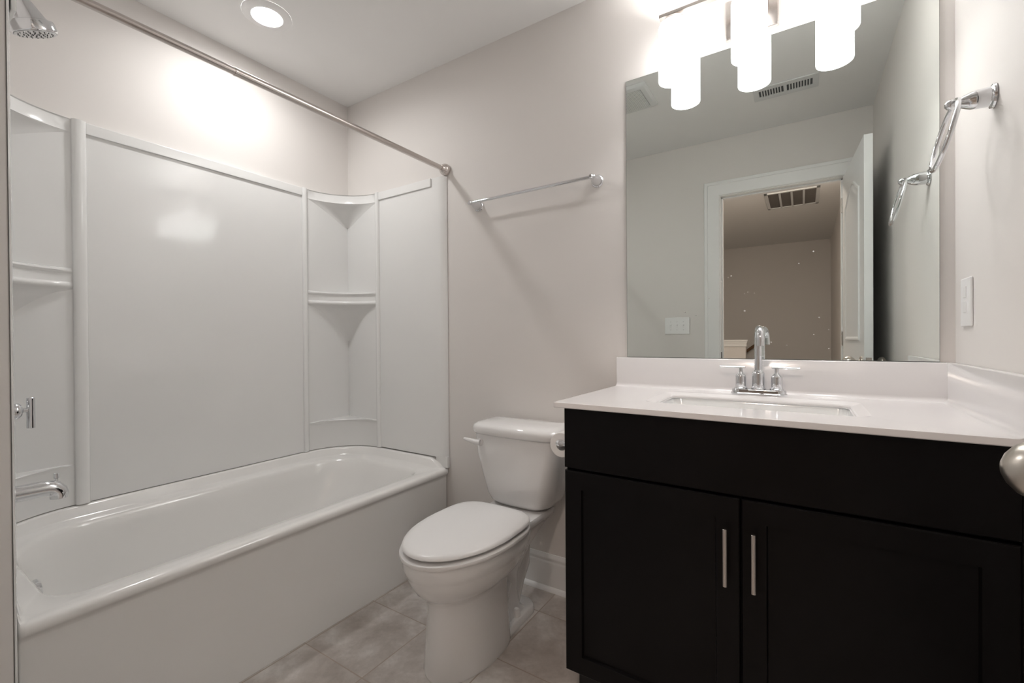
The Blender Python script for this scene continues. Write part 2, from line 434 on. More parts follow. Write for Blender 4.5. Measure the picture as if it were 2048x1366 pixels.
# screw covers / caulk line where surround meets the tub
# ------------------------------------------------------------------ shower fixtures
sh = thing('showerhead', 'chrome shower head with a round perforated face on the shower wall', 'shower head', (0.385, -1.5265, 2.215))
bm = bm_new(); lathe(bm, [(0.030, 0), (0.030, 0.003), (0.022, 0.012), (0.011, 0.016)], (0.385, -1.5262, 2.215), (0, 1, 0)); finish('escutcheon', bm, chrome, sh)
bm = bm_new()
dirn = Vector((-0.32 * sin(radians(25)), 0.947 * sin(radians(25)), -cos(radians(25))))
facec = Vector((0.385, -1.402, 2.050))
neck = facec - dirn * 0.118
tube(bm, [(0.385, -1.520, 2.215), (0.385, -1.500, 2.215), (0.385, -1.485, 2.208), neck - dirn * 0.012, neck], 0.0085); finish('shower_arm', bm, chrome, sh)
bm = bm_new()
lathe(bm, [(0.010, -0.004), (0.015, 0.0), (0.0165, 0.008), (0.014, 0.016), (0.019, 0.022), (0.022, 0.03), (0.040, 0.078), (0.045, 0.086), (0.053, 0.089), (0.055, 0.093), (0.055, 0.114), (0.053, 0.118), (0.050, 0.118), (0.0495, 0.1165)], neck, dirn, 40, True)
finish('head_body', bm, chrome, sh)
bm = bm_new(); lathe(bm, [(0.0485, 0.1166), (0.0485, 0.1195), (0.0475, 0.1202), (0.002, 0.1202)], neck, dirn, 40)
face = finish('spray_face', bm, mat('spray_face_grey', (0.72, 0.73, 0.73), 0.25, metal=0.4), sh)
bm = bm_new(); a_, c_ = frame_from(dirn)
for rad_, cnt in ((0.008, 6), (0.018, 10), (0.027, 14), (0.0395, 20)):
    for k in range(cnt):
        t = 2 * pi * (k + (0.5 if cnt % 4 else 0)) / cnt
        lathe(bm, [(0.0016, 0.1198), (0.0013, 0.1222)], neck + (a_ * cos(t) + c_ * sin(t)) * rad_, dirn, 8)
noz = finish('spray_nozzles', bm, rubber, sh); noz['kind'] = 'stuff'

sv = thing('shower_valve', 'chrome shower valve with a vertical lever handle above the tub spout', 'shower valve', (0.385, -1.508, 0.915))
bm = bm_new(); lathe(bm, [(0.085, 0), (0.084, 0.004), (0.075, 0.009), (0.030, 0.013), (0.028, 0.014)], (0.385, -1.5078, 0.915), (0, 1, 0), 40); finish('escutcheon', bm, chrome, sv)
bm = bm_new(); lathe(bm, [(0.026, 0.012), (0.026, 0.052), (0.024, 0.060), (0.018, 0.066), (0.009, 0.068), (0.007, 0.070), (0.007, 0.084)], (0.385, -1.5078, 0.915), (0, 1, 0)); finish('hub', bm, chrome, sv)
bm = bm_new(); lathe(bm, [(0.0085, 0), (0.0095, 0.001), (0.0095, 0.091), (0.0085, 0.092)], (0.385, -1.422, 0.860), (0, 0, 1), 20); finish('lever_handle', bm, chrome, sv)

sp = thing('tub_spout', 'chrome tub spout with a diverter pin below the shower valve', 'tub spout', (0.385, -1.508, 0.672))
bm = bm_new()
pts = [(0.385, -1.5078, 0.670), (0.385, -1.405, 0.670), (0.385, -1.387, 0.669), (0.385, -1.374, 0.664), (0.385, -1.366, 0.655), (0.385, -1.363, 0.645), (0.385, -1.363, 0.634)]
tube(bm, pts, [0.0255, 0.0240, 0.0240, 0.0240, 0.0235, 0.0225, 0.0215], 24); finish('spout_body', bm, chrome, sp)
bm = bm_new(); lathe(bm, [(0.0045, 0), (0.0045, 0.010), (0.0065, 0.012), (0.0065, 0.026), (0.0055, 0.027)], (0.385, -1.369, 0.684), (0, 0, 1), 16); finish('diverter_pin', bm, chrome, sp)

# ------------------------------------------------------------------ shower rod
rod = thing('shower_curtain_rod', 'brushed nickel tension rod running above the tub apron', 'shower rod', (0.795, -0.76, 1.988))
RX, RZ = 0.792, 1.988
bm = bm_new(); lathe(bm, [(0.0115, 0), (0.0115, 0.50)], (RX, -1.508, RZ), (0, 1, 0), 24); finish('inner_tube', bm, rod_metal, rod)
bm = bm_new(); lathe(bm, [(0.0116, 0), (0.0135, 0.001), (0.0135, 0.006), (0.0130, 0.007), (0.0130, 1.00)], (RX, -1.030, RZ), (0, 1, 0), 24); finish('outer_tube', bm, rod_metal, rod)
for y, s in ((-0.0005, -1), (-1.5260, 1)):
    bm = bm_new(); lathe(bm, [(0.026, 0), (0.029, 0.004), (0.030, 0.012), (0.028, 0.022), (0.023, 0.029), (0.0215, 0.030), (0.021, 0.034), (0.017, 0.040), (0.0155, 0.042), (0.0152, 0.046)], (RX, y, RZ), (0, s, 0)); finish('end_flange', bm, rod_metal, rod)

# ------------------------------------------------------------------ towel bar
tb = thing('towel_bar', 'chrome towel bar on the wall above the toilet', 'towel bar', (1.307, 0, 1.770))
for x in (0.997, 1.616):
    bm = bm_new(); lathe(bm, [(0.026, 0), (0.027, 0.003), (0.025, 0.007), (0.0215, 0.009), (0.0215, 0.014), (0.0200, 0.024), (0.0150, 0.037), (0.0105, 0.048), (0.0095, 0.054), (0.0105, 0.060), (0.0115, 0.066), (0.0105, 0.073), (0.006, 0.078)], (x, -0.0003, 1.770), (0, -1, 0), 28); finish('wall_post', bm, chrome, tb)
bm = bm_new(); lathe(bm, [(0.004, -0.016), (0.008, -0.013), (0.0085, -0.008), (0.0075, 0), (0.0070, 0.004), (0.0070, 0.615), (0.0075, 0.619), (0.0085, 0.627), (0.008, 0.632), (0.004, 0.635)], (0.997, -0.064, 1.770), (1, 0, 0), 20); finish('bar', bm, chrome, tb)

# ------------------------------------------------------------------ toilet
TX = 1.312
toi = thing('toilet', 'white two-piece toilet with the lid closed between tub and vanity', 'toilet', (TX, -0.40, 0))
def egg(hw, yf, yb, z, flat=0.0, n=40, dx=0.0, p=2.3, yc=None):
    """outline; widest at yc; front (−y) rounded, back rounder/flatter with exponent"""
    if yc is None: yc = yb - (yb - yf) * 0.42
    out = []
    for k in range(n):
        a = 2 * pi * k / n
        c_, s_ = cos(a), sin(a)
        if s_ < 0:  # front
            x = hw * math.copysign(abs(c_) ** (2 / 2.0), c_); y = yc + (yc - yf) * s_ * 1.0
        else:
            q = p + flat
            x = hw * math.copysign(abs(c_) ** (2 / q), c_); y = yc + (yb - yc) * abs(s_) ** (2 / q)
        out.append(Vector((TX + dx + x, y, z)))
    return out
bm = bm_new()
R_ = []
# pedestal front shell, continuous with bowl
R_.append(egg(0.118, -0.690, -0.350, 0.000, 1.5))
R_.append(egg(0.120, -0.693, -0.348, 0.012, 1.5))
R_.append(egg(0.113, -0.684, -0.350, 0.10, 1.5))
R_.append(egg(0.108, -0.678, -0.350, 0.20, 1.2))
R_.append(egg(0.108, -0.679, -0.348, 0.238, 1.2))
R_.append(egg(0.113, -0.686, -0.342, 0.256, 1.0))
R_.append(egg(0.128, -0.704, -0.330, 0.270, 0.8))
R_.append(egg(0.148, -0.727, -0.310, 0.292, 0.8))
R_.append(egg(0.164, -0.745, -0.290, 0.320, 0.8))
R_.append(egg(0.172, -0.755, -0.280, 0.345, 0.8))
R_.append(egg(0.1735, -0.757, -0.275, 0.352, 0.8))
R_.append(egg(0.1765, -0.761, -0.270, 0.357, 0.8))
R_.append(egg(0.181, -0.767, -0.262, 0.375, 0.8))
R_.append(egg(0.1825, -0.768, -0.255, 0.398, 0.8))
R_.append(egg(0.180, -0.766, -0.260, 0.404, 0.8))
loft(bm, R_)
# rear deck carrying the tank
D = []
def rct(x, y0, y1, z, r=0.03): return rrect(TX - x, TX + x, y0, y1, r, z, nc=5, ns=4)
D += [rct(0.060, -0.36, -0.215, 0.20, 0.03), rct(0.072, -0.40, -0.155, 0.27, 0.03), rct(0.098, -0.42, -0.095, 0.335, 0.03), rct(0.122, -0.42, -0.062, 0.372, 0.03), rct(0.128, -0.42, -0.055, 0.378, 0.025), rct(0.130, -0.42, -0.052, 0.398, 0.025), rct(0.126, -0.42, -0.056, 0.404, 0.022)]
loft(bm, D)
# trapway skirt and foot
K = [rct(0.095, -0.52, -0.145, 0.000, 0.06), rct(0.096, -0.52, -0.144, 0.006, 0.06), rct(0.092, -0.52, -0.148, 0.026, 0.058), rct(0.088, -0.52, -0.153, 0.031, 0.055), rct(0.060, -0.50, -0.170, 0.032, 0.045)]
loft(bm, K)
S = [rct(0.074, -0.47, -0.205, 0.030, 0.035), rct(0.062, -0.47, -0.225, 0.05, 0.03), rct(0.058, -0.47, -0.240, 0.12, 0.03), rct(0.060, -0.47, -0.238, 0.18, 0.03), rct(0.066, -0.46, -0.215, 0.24, 0.03), rct(0.080, -0.45, -0.160, 0.31, 0.03), rct(0.102, -0.43, -0.095, 0.365, 0.03), rct(0.118, -0.42, -0.065, 0.385, 0.03)]
loft(bm, S)
# trapway hump behind the web, and the soft bulges ahead of the bolt caps
tube(bm, [(TX, -0.36, 0.20), (TX, -0.27, 0.265), (TX, -0.205, 0.275), (TX, -0.165, 0.235), (TX, -0.165, 0.18), (TX, -0.205, 0.12), (TX, -0.24, 0.05)], [0.05, 0.054, 0.056, 0.056, 0.054, 0.05, 0.05], 20)
for s in (-1, 1):
    tube(bm, [(TX + s * 0.040, -0.50, 0.06), (TX + s * 0.052, -0.43, 0.09), (TX + s * 0.050, -0.37, 0.13), (TX + s * 0.040, -0.32, 0.17)], [0.045, 0.036, 0.034, 0.03], 16)
finish('bowl', bm, porcelain, toi, angle=50)
# seat ring and lid
bm = bm_new()
loft(bm, [egg(0.176, -0.762, -0.290, 0.4045, 1.2), egg(0.186, -0.775, -0.282, 0.408, 1.2), egg(0.189, -0.778, -0.280, 0.415, 1.2), egg(0.187, -0.776, -0.282, 0.421, 1.2), egg(0.178, -0.766, -0.288, 0.424, 1.2)])
finish('seat', bm, seat_plastic, toi, angle=50)
bm = bm_new()
loft(bm, [egg(0.168, -0.752, -0.292, 0.4300, 1.6), egg(0.177, -0.763, -0.284, 0.4320, 1.5), egg(0.1815, -0.769, -0.278, 0.437, 1.5), egg(0.180, -0.767, -0.279, 0.443, 1.5), egg(0.172, -0.758, -0.284, 0.4485, 1.5), egg(0.150, -0.735, -0.300, 0.4515, 1.6), egg(0.09, -0.66, -0.35, 0.4530, 1.6), egg(0.02, -0.53, -0.46, 0.4535, 1.6)])
finish('lid', bm, seat_plastic, toi, angle=50)
for s in (-1, 1):
    bm = bm_new(); box(bm, TX + s * 0.07 - 0.018, TX + s * 0.07 + 0.018, -0.288, -0.255, 0.404, 0.436, 0.006, 3); finish('seat_hinge', bm, seat_plastic, toi)
    bm = bm_new(); lathe(bm, [(0.0165, 0), (0.0165, 0.004), (0.0150, 0.010), (0.0125, 0.022), (0.009, 0.028), (0.003, 0.030)], (TX + s * 0.072, -0.285, 0.0315), (0, 0, 1), 20); finish('bolt_cap', bm, seat_plastic, toi)
# tank
def tankring(hw, yf, yb, z, bow=0.018, r=0.045):
    o = rrect(TX - hw, TX + hw, yf, yb, [r, r, 0.02, 0.02], z, nc=8, ns=10)
    for v in o:
        t = (v.x - TX) / hw
        if v.y < (yf + yb) / 2: v.y -= bow * (1 - t * t)
    return o
bm = bm_new()
T = [(0.095, -0.150, -0.040, 0.405, 0.008, 0.04), (0.125, -0.168, -0.034, 0.409, 0.010, 0.05), (0.148, -0.180, -0.030, 0.424, 0.014, 0.055), (0.160, -0.187, -0.028, 0.45, 0.016, 0.055), (0.180, -0.194, -0.024, 0.53, 0.018, 0.05), (0.196, -0.200, -0.021, 0.61, 0.018, 0.045), (0.203, -0.203, -0.020, 0.668, 0.018, 0.042), (0.204, -0.204, -0.020, 0.706, 0.018, 0.042)]
loft(bm, [tankring(*t[:4], t[4], t[5]) for t in T]); finish('tank', bm, porcelain, toi, angle=50)
bm = bm_new()
T = [(0.202, -0.202, -0.020, 0.7065, 0.018, 0.045), (0.210, -0.210, -0.018, 0.708, 0.018, 0.05), (0.215, -0.216, -0.016, 0.716, 0.018, 0.05), (0.215, -0.216, -0.016, 0.736, 0.018, 0.05), (0.211, -0.212, -0.018, 0.746, 0.018, 0.05), (0.200, -0.200, -0.024, 0.753, 0.018, 0.05), (0.175, -0.175, -0.04, 0.758, 0.016, 0.05), (0.10, -0.13, -0.08, 0.760, 0.008, 0.02)]
loft(bm, [tankring(*t[:4], t[4], t[5]) for t in T]); finish('tank_lid', bm, porcelain, toi, angle=50)
bm = bm_new()
lathe(bm, [(0.016, 0), (0.016, 0.008), (0.013, 0.012)], (TX - 0.155, -0.206, 0.672), (0, -1, 0), 20)
tube(bm, [(TX - 0.150, -0.222, 0.672), (TX - 0.165, -0.226, 0.673), (TX - 0.190, -0.228, 0.676), (TX - 0.215, -0.228, 0.679), (TX - 0.232, -0.228, 0.681)], [0.013, 0.0125, 0.010, 0.008, 0.006], 14)
finish('flush_lever', bm, seat_plastic, toi)

# ------------------------------------------------------------------ vanity cabinet
VX0, VX1, VF = 1.727, W - 0.002, -0.550
van = thing('vanity_cabinet', 'black shaker vanity cabinet with two doors under the white countertop', 'cabinet', ((VX0 + VX1) / 2, -0.27, 0))
bm = bm_new()
box(bm, VX0, VX1, -0.529, -0.002, 0.112, 0.7); box(bm, VX0, VX0 + 0.018, -0.529, -0.002, 0.7, 0.9115); box(bm, VX1 - .018, VX1, -0.529, -0.002, 0.7, 0.9115)
box(bm, VX0, VX1, -0.529, -0.51, 0.7, 0.9115); box(bm, VX0, VX1, -0.02, -0.002, 0.7, 0.9115)
finish('cabinet_body', bm, espresso, van, smooth=False)
bm = bm_new(); box(bm, VX0 + 0.002, VX1, -0.455, -0.01, 0.0, 0.112); finish('toe_kick', bm, espresso_dark, van, smooth=False)
bm = bm_new(); box(bm, VX0 + 0.001, 2.672, VF, -0.5295, 0.732, 0.9085, 0.0015); finish('drawer_front', bm, espresso, van)
bm = bm_new(); box(bm, 2.6735, VX1, -0.545, -0.5295, 0.115, 0.9085, 0.0008); finish('filler_strip', bm, espresso, van)
def door(x0, x1, hx):
    z0, z1, s = 0.122, 0.7235, 0.053
    bm = bm_new()
    O = [(x0, z0), (x1, z0), (x1, z1), (x0, z1)]
    def rg(ins, y): return [Vector((x0 + ins, y, z0 + ins)), Vector((x1 - ins, y, z0 + ins)), Vector((x1 - ins, y, z1 - ins)), Vector((x0 + ins, y, z1 - ins))]
    loft(bm, [rg(0, -0.5295), rg(0, VF + 0.003), rg(0.0028, VF), rg(s, VF), rg(s + 0.003, VF + 0.009), rg(s + 0.0035, VF + 0.009)])
    d = finish('cabinet_door', bm, espresso, van, angle=20)
    bm = bm_new()
    lathe(bm, [(0.0048, 0.514), (0.0056, 0.5148), (0.0056, 0.6532), (0.0048, 0.654)], (hx, VF - 0.027, 0), (0, 0, 1), 20)
    for z in (0.536, 0.632): box(bm, hx - 0.004, hx + 0.004, VF - 0.024, VF + 0.001, z - 0.004, z + 0.004, 0.001)
    part_label(finish('pull_handle', bm, nickel, d), 'brushed nickel bar pull')
door(VX0 + 0.001, 2.2000, 2.170); door(2.2035, 2.672, 2.2315)

# ------------------------------------------------------------------ countertop with basin
ctr = thing('countertop', 'white cultured marble vanity countertop with an integral rectangular sink', 'countertop', (2.2, -0.285, 0.912))
CX0, CX1, CF, CZ = 1.700, W - 0.002, -0.5695, 0.9275
SX0, SX1, SY0, SY1 = 1.925, 2.470, -0.425, -0.125
bm = bm_new(); r = 0.035
def cr(x0, x1, y0, y1, rad, z): return rrect(x0, x1, y0, y1, rad, z, nc=8, ns=10)
rg = [cr(SX0 + .03, SX1 - .03, SY0 + .03, SY1 - .03, r, 0.9115), cr(CX0 + .002, CX1, CF + .002, -0.002, 0.003, 0.9115), cr(CX0, CX1, CF, -0.002, 0.004, 0.9135), cr(CX0, CX1, CF, -0.002, 0.004, 0.9255), cr(CX0 + 0.0006, CX1, CF + 0.0006, -0.002, 0.004, 0.9269), cr(CX0 + 0.002, CX1, CF + 0.002, -0.002, 0.003, CZ),
      cr(SX0, SX1, SY0, SY1, r, CZ), cr(SX0 + 0.003, SX1 - 0.003, SY0 + 0.003, SY1 - 0.003, r, CZ - 0.001), cr(SX0 + 0.024, SX1 - 0.024, SY0 + 0.024, SY1 - 0.024, r * 0.8, CZ - 0.008),
      cr(SX0 + 0.0265, SX1 - 0.0265, SY0 + 0.0265, SY1 - 0.0265, r * 0.75, CZ - 0.0115), cr(SX0 + 0.0265, SX1 - 0.0265, SY0 + 0.0265, SY1 - 0.0265, r * .75, 0.9116)]
loft(bm, rg, False, False)
finish('slab', bm, marble, ctr, angle=30)
bm = bm_new()
rg = [cr(SX0 + 0.005, SX1 - 0.005, SY0 + 0.005, SY1 - 0.005, r, 0.9112), cr(SX0 + 0.027, SX1 - 0.027, SY0 + 0.027, SY1 - 0.027, r * .75, 0.9112), cr(SX0 + 0.030, SX1 - 0.030, SY0 + 0.030, SY1 - 0.030, r * .75, 0.905), cr(SX0 + 0.045, SX1 - 0.045, SY0 + 0.042, SY1 - 0.042, r * .8, 0.830), cr(SX0 + 0.060, SX1 - 0.060, SY0 + 0.055, SY1 - 0.055, r * .8, 0.803), cr(SX0 + 0.10, SX1 - 0.10, SY0 + 0.09, SY1 - 0.09, r * .6, 0.795), cr(2.17, 2.22, -0.29, -0.255, 0.015, 0.790)]
rg += [cr(2.17, 2.22, -0.29, -0.255, 0.015, 0.785), cr(SX0 + 0.05, SX1 - 0.05, SY0 + 0.045, SY1 - 0.045, r * .8, 0.79), cr(SX0 + 0.035, SX1 - 0.035, SY0 + 0.03, SY1 - 0.03, r * .8, 0.83), cr(SX0 + 0.005, SX1 - 0.005, SY0 + 0.005, SY1 - 0.005, r, 0.903), cr(SX0 + 0.005, SX1 - 0.005, SY0 + 0.005, SY1 - 0.005, r, 0.9112)]
loft(bm, rg, False, False)
basin = finish('basin', bm, basin_white, ctr, angle=40)
bm = bm_new(); lathe(bm, [(0.022, 0), (0.022, 0.003), (0.018, 0.005), (0.002, 0.0055)], (2.195, -0.272, 0.791)); finish('drain', bm, chrome, basin)
bm = bm_new()
cv = 0.014
prof = [(-0.002, CZ), (-0.020 - cv, CZ)] + [(-0.020 - cv + cv * sin(a), CZ + cv - cv * cos(a)) for a in [pi / 2 * k / 6 for k in range(1, 7)]] + [(-0.020, 1.0385), (-0.0185, 1.0405), (-0.0165, 1.041), (-0.002, 1.041)]
prism(bm, prof, 2.676, 'x', CX0 + 0.001); finish('backsplash', bm, marble, ctr, angle=50)
bm = bm_new()
prof = [(W - 0.002, CZ), (2.676 - cv, CZ)] + [(2.676 - cv + cv * sin(a), CZ + cv - cv * cos(a)) for a in [pi / 2 * k / 6 for k in range(1, 7)]] + [(2.676, 1.0385), (2.6775, 1.0405), (2.6795, 1.041), (W - 0.002, 1.041)]
prism(bm, prof, -0.002, 'y', CF + 0.001); finish('side_splash', bm, marble, ctr, angle=50)

# ------------------------------------------------------------------ faucet
FX, FY = 2.206, -0.068
fau = thing('faucet', 'chrome two-handle sink faucet with a high curved spout', 'faucet', (FX, FY, CZ))
bm = bm_new()
def stad(hx, hy, z): return rrect(FX - hx, FX + hx, FY - hy, FY + hy, hy * 0.98, z, nc=8, ns=4)
loft(bm, [stad(0.083, 0.0275, CZ + 0.0002), stad(0.083, 0.0275, CZ + 0.004), stad(0.0800, 0.0250, CZ + 0.006), stad(0.0790, 0.0240, CZ + 0.015), stad(0.0775, 0.0225, CZ + 0.017)])
finish('base_plate', bm, chrome, fau)
zb = CZ + 0.0165
bm = bm_new(); lathe(bm, [(0.0215, 0), (0.0215, 0.004), (0.0195, 0.006), (0.0190, 0.007), (0.0190, 0.052), (0.0180, 0.056), (0.0135, 0.063), (0.0122, 0.065)], (FX, FY, zb), seg=32); finish('spout_base', bm, chrome, fau)
bm = bm_new()
pts = [Vector((FX, FY, zb + 0.063)), Vector((FX, FY, zb + 0.165))]
dr = Vector((0.16, -1, 0)).normalized(); rb = 0.036
top0 = Vector((FX, FY, zb + 0.165))
for k in range(1, 15):
    a = pi * k / 14 * 0.97
    pts.append(top0 + dr * (rb - rb * cos(a)) + Vector((0, 0, rb * sin(a))))
pts.append(pts[-1] + Vector((0, 0, -0.022)))
tube(bm, pts, [0.0122, 0.0115] + [0.0115] * 13 + [0.0118, 0.0125], 24); finish('spout', bm, chrome, fau)
for s in (-1, 1):
    hx = FX + s * 0.0525
    bm = bm_new(); lathe(bm, [(0.0205, 0), (0.0205, 0.004), (0.0180, 0.006), (0.0165, 0.007), (0.0165, 0.042), (0.0150, 0.046), (0.0085, 0.053), (0.0070, 0.056), (0.0060, 0.057), (0.0060, 0.070)], (hx, FY, zb), seg=28)
    h = finish('valve_body', bm, chrome, fau)
    bm = bm_new(); lathe(bm, [(0.0030, -0.014), (0.0038, -0.013), (0.0038, 0.064), (0.0032, 0.065)], (hx, FY, zb + 0.073), (s, -0.05, 0), 16); finish('lever_handle', bm, chrome, fau)

# ------------------------------------------------------------------ mirror
mir = thing('wall_mirror', 'large frameless rectangular mirror above the vanity backsplash', 'mirror', (2.201, 0, 1.042))
MX0, MX1, MZ0, MZ1 = 1.740, 2.6625, 1.0425, 2.141
bm = bm_new(); box(bm, MX0, MX1, -0.0055, -0.0005, MZ0, MZ1); finish('glass_edge', bm, mirror_edge, mir, smooth=False)
bm = bm_new(); box(bm, MX0 + 0.0008, MX1 - 0.0008, -0.0062, -0.0056, MZ0 + 0.0008, MZ1 - 0.0008); finish('silvered_glass', bm, mirror_mat, mir, smooth=False)
# dried water specks on the glass
random.seed(4)
bm = bm_new()
C0 = Vector(cam.matrix_world.translation)
specks = [(1.962, 1.213, .0013), (2.086, 1.318, .0016), (2.108, 1.330, .0010), (2.118, 1.335, .0016), (2.045, 1.26, .0011), (2.036, 1.268, .0008), (2.050, 1.285, .0009), (2.0, 1.20, .0010), (2.24, 1.10, .0014), (2.285, 1.09, .0010), (2.36, 1.125, .0011), (2.375, 1.18, .0014), (2.40, 1.14, .0009), (2.32, 1.36, .0013), (2.36, 1.395, .0018), (2.16, 1.21, .0019), (2.17, 1.275, .0010), (2.19, 1.27, .0008), (2.16, 1.27, .0008), (2.40, 1.08, .0012), (2.22, 1.075, .0011)]
for x, z, r_ in specks: r_ *= 1.5; lathe(bm, [(r_, 0), (r_ * 0.9, 0.0002), (r_ * 0.3, 0.0004)], (x, -0.0062, z), (0, -1, 0), 10)
o = finish('water_specks', bm, mat('dried_water', (0.8, 0.78, 0.75), 0.6), mir); o['kind'] = 'stuff'

# ------------------------------------------------------------------ vanity light
vl = thing('vanity_light', 'three-light brushed nickel vanity bar with white glass cylinder shades over the mirror', 'wall light', (2.185, 0, 2.16))
bm = bm_new(); box(bm, 2.104, 2.266, -0.022, -0.0005, 2.163, 2.300, 0.005, 3); finish('back_plate', bm, nickel, vl)
bm = bm_new(); box(bm, 1.898, 2.472, -0.110, -0.090, 2.268, 2.280, 0.001); finish('cross_bar', bm, nickel, vl)
for x in (2.140, 2.230):
    bm = bm_new(); tube(bm, [(x, -0.015, 2.25), (x, -0.06, 2.252), (x, -0.092, 2.268)], 0.006, 12); finish('support_arm', bm, nickel, vl)
for x in (1.948, 2.185, 2.422):
    bm = bm_new(); lathe(bm, [(0.006, 0.0345), (0.006, 0.022), (0.022, 0.020), (0.036, 0.010), (0.038, 0.004), (0.038, 0.0)], (x, -0.100, 2.238), (0, 0, 1), 32); fit = finish('socket_cup', bm, nickel, vl)
    bm = bm_new()
    lathe(bm, [(0.030, 2.2385), (0.042, 2.2375), (0.049, 2.233), (0.0525, 2.222), (0.053, 2.20), (0.053, 2.038), (0.0525, 2.036), (0.050, 2.036), (0.0495, 2.038), (0.0495, 2.20), (0.045, 2.228), (0.030, 2.232)], (x, -0.100, 0), (0, 0, 1), 40, False)
    finish('glass_shade', bm, shade_mat, fit)
    bm = bm_new(); lathe(bm, [(0.013, 2.235), (0.013, 2.20), (0.020, 2.17), (0.029, 2.145), (0.030, 2.13), (0.026, 2.112), (0.015, 2.102), (0.001, 2.099)], (x, -0.100, 0), (0, 0, 1), 24); finish('bulb', bm, shade_mat, fit)
    down_light('shade_light', (x, -0.100, 2.0345), 0.046, SHADE_DOWN_W, 140, vl, (1.0, 0.98, 0.96))
    down_light('ceiling_fill_light', (x, -0.100, 2.283), 0.05, CEILING_FILL_W, 125, vl, (1.0, 0.98, 0.96), True)  # added lamp over the bar; ceiling bounce brightens the room

# ------------------------------------------------------------------ ceiling items
rl = thing('recessed_light', 'round recessed ceiling light glowing above the bathtub', 'ceiling light', (0.371, -0.690, H))
bm = bm_new(); lathe(bm, [(0.098, 0), (0.098, 0.002), (0.090, 0.006), (0.068, 0.010), (0.062, 0.010), (0.058, 0.006), (0.058, 0.0)], (0.371, -0.690, H - 0.0002), (0, 0, -1), 48, False); finish('trim_ring', bm, trim_white, rl)
bm = bm_new(); lathe(bm, [(0.0585, 0), (0.0585, 0.006), (0.045, 0.009), (0.001, 0.010)], (0.371, -0.690, H - 0.0002), (0, 0, -1), 40); finish('lens', bm, lens_mat, rl)
down_light('recessed_beam', (0.371, -0.690, H - 0.012), 0.055, RECESS_DOWN_W, 165, rl, (1.0, 0.985, 0.97))

hl = thing('hall_fill_light', 'added round fill light, out of view on the hall ceiling outside the doorway', 'ceiling light', (2.05, -2.62, H))  # unseen lamp added to brighten the hall and the bathroom
bm = bm_new(); lathe(bm, [(0.16, 0), (0.16, 0.02), (0.150, 0.024), (0.145, 0.02), (0.145, 0)], (2.05, -2.62, H - 0.0002), (0, 0, -1), 40, False); finish('trim_ring', bm, trim_white, hl)
bm = bm_new(); lathe(bm, [(0.1449, 0.002), (0.1449, 0.02), (0.12, 0.045), (0.06, 0.06), (0.001, 0.064)], (2.05, -2.62, H - 0.0002), (0, 0, -1), 40); finish('lens', bm, hall_fill_lens, hl)

fan = thing('exhaust_fan', 'square white exhaust fan grille on the ceiling, seen at the mirror corner', 'exhaust fan', (1.455, -0.880, H))
bm = bm_new()
zt = H - 0.0003
loft(bm, [rrect(1.310, 1.600, -1.025, -0.735, 0.02, zt), rrect(1.310, 1.600, -1.025, -0.735, 0.02, zt - 0.006), rrect(1.322, 1.588, -1.013, -0.747, 0.018, zt - 0.017), rrect(1.345, 1.565, -0.990, -0.770, 0.012, zt - 0.020), rrect(1.347, 1.563, -0.988, -0.772, 0.012, zt - 0.012)])
finish('cover', bm, grille_white, fan)
bm = bm_new()
for k in range(16): box(bm, 1.348, 1.562, -0.986 + k * 0.0138, -0.9765 + k * 0.0138, zt - 0.0195, zt - 0.0118)
finish('louvers', bm, grille_white, fan, smooth=False)

reg = thing('supply_register', 'white slotted air register on the bathroom ceiling, reflected in the mirror', 'vent', (2.25, -1.248, H))
bm = bm_new()
x0, x1, y0, y1 = 2.092, 2.408, -1.327, -1.170
box(bm, x0, x1, y0, y0 + 0.040, zt - 0.007, zt, 0.002); box(bm, x0, x1, y1 - 0.040, y1, zt - 0.007, zt, 0.002)
box(bm, x0, x0 + 0.028, y0 + 0.038, y1 - 0.038, zt - 0.007, zt, 0.001); box(bm, x1 - 0.028, x1, y0 + 0.038, y1 - 0.038, zt - 0.007, zt, 0.001)
box(bm, 2.242, 2.258, y0 + 0.038, y1 - 0.038, zt - 0.007, zt, 0.001)
finish('face_frame', bm, grille_white, reg, smooth=False)
bm = bm_new(); box(bm, x0 + 0.02, x1 - 0.02, y0 + 0.03, y1 - 0.03, zt - 0.001, zt); finish('duct_shade_sheet', bm, dark, reg, smooth=False)  # dark sheet standing in for the shade behind the slats
bm = bm_new()
for a, n in ((x0 + 0.028, 9), (2.258, 9)):
    for k in range(1, n):
        x = a + k * 0.122 / n; box(bm, x - 0.003, x + 0.003, y0 + 0.039, y1 - 0.039, zt - 0.0065, zt - 0.0012)
finish('slats', bm, grille_white, reg, smooth=False)

rv = thing('return_air_grille', 'white return air grille on the hall ceiling with four dark brown-grey filter panels', 'vent', (2.24, -3.68, H))
bm = bm_new()
x0, x1, y0, y1 = 2.01, 2.475, -3.99, -3.36
box(bm, x0, x1, y0, y0 + 0.03, zt - 0.012, zt, 0.002); box(bm, x0, x1, y1 - 0.03, y1, zt - 0.012, zt, 0.002)
box(bm, x0, x0 + 0.03, y0, y1, zt - 0.012, zt, 0.002); box(bm, x1 - 0.03, x1, y0, y1, zt - 0.012, zt, 0.002)
for k in (1, 2, 3):
    x = x0 + 0.03 + k * (x1 - x0 - 0.06) / 4; box(bm, x - 0.009, x + 0.009, y0 + 0.02, y1 - 0.02, zt - 0.012, zt, 0.001)
finish('grille_frame', bm, grille_white, rv, smooth=False)
bm = bm_new(); box(bm, x0 + 0.02, x1 - 0.02, y0 + 0.02, y1 - 0.02, zt - 0.003, zt - 0.001); finish('filter', bm, filter_grey, rv, smooth=False)

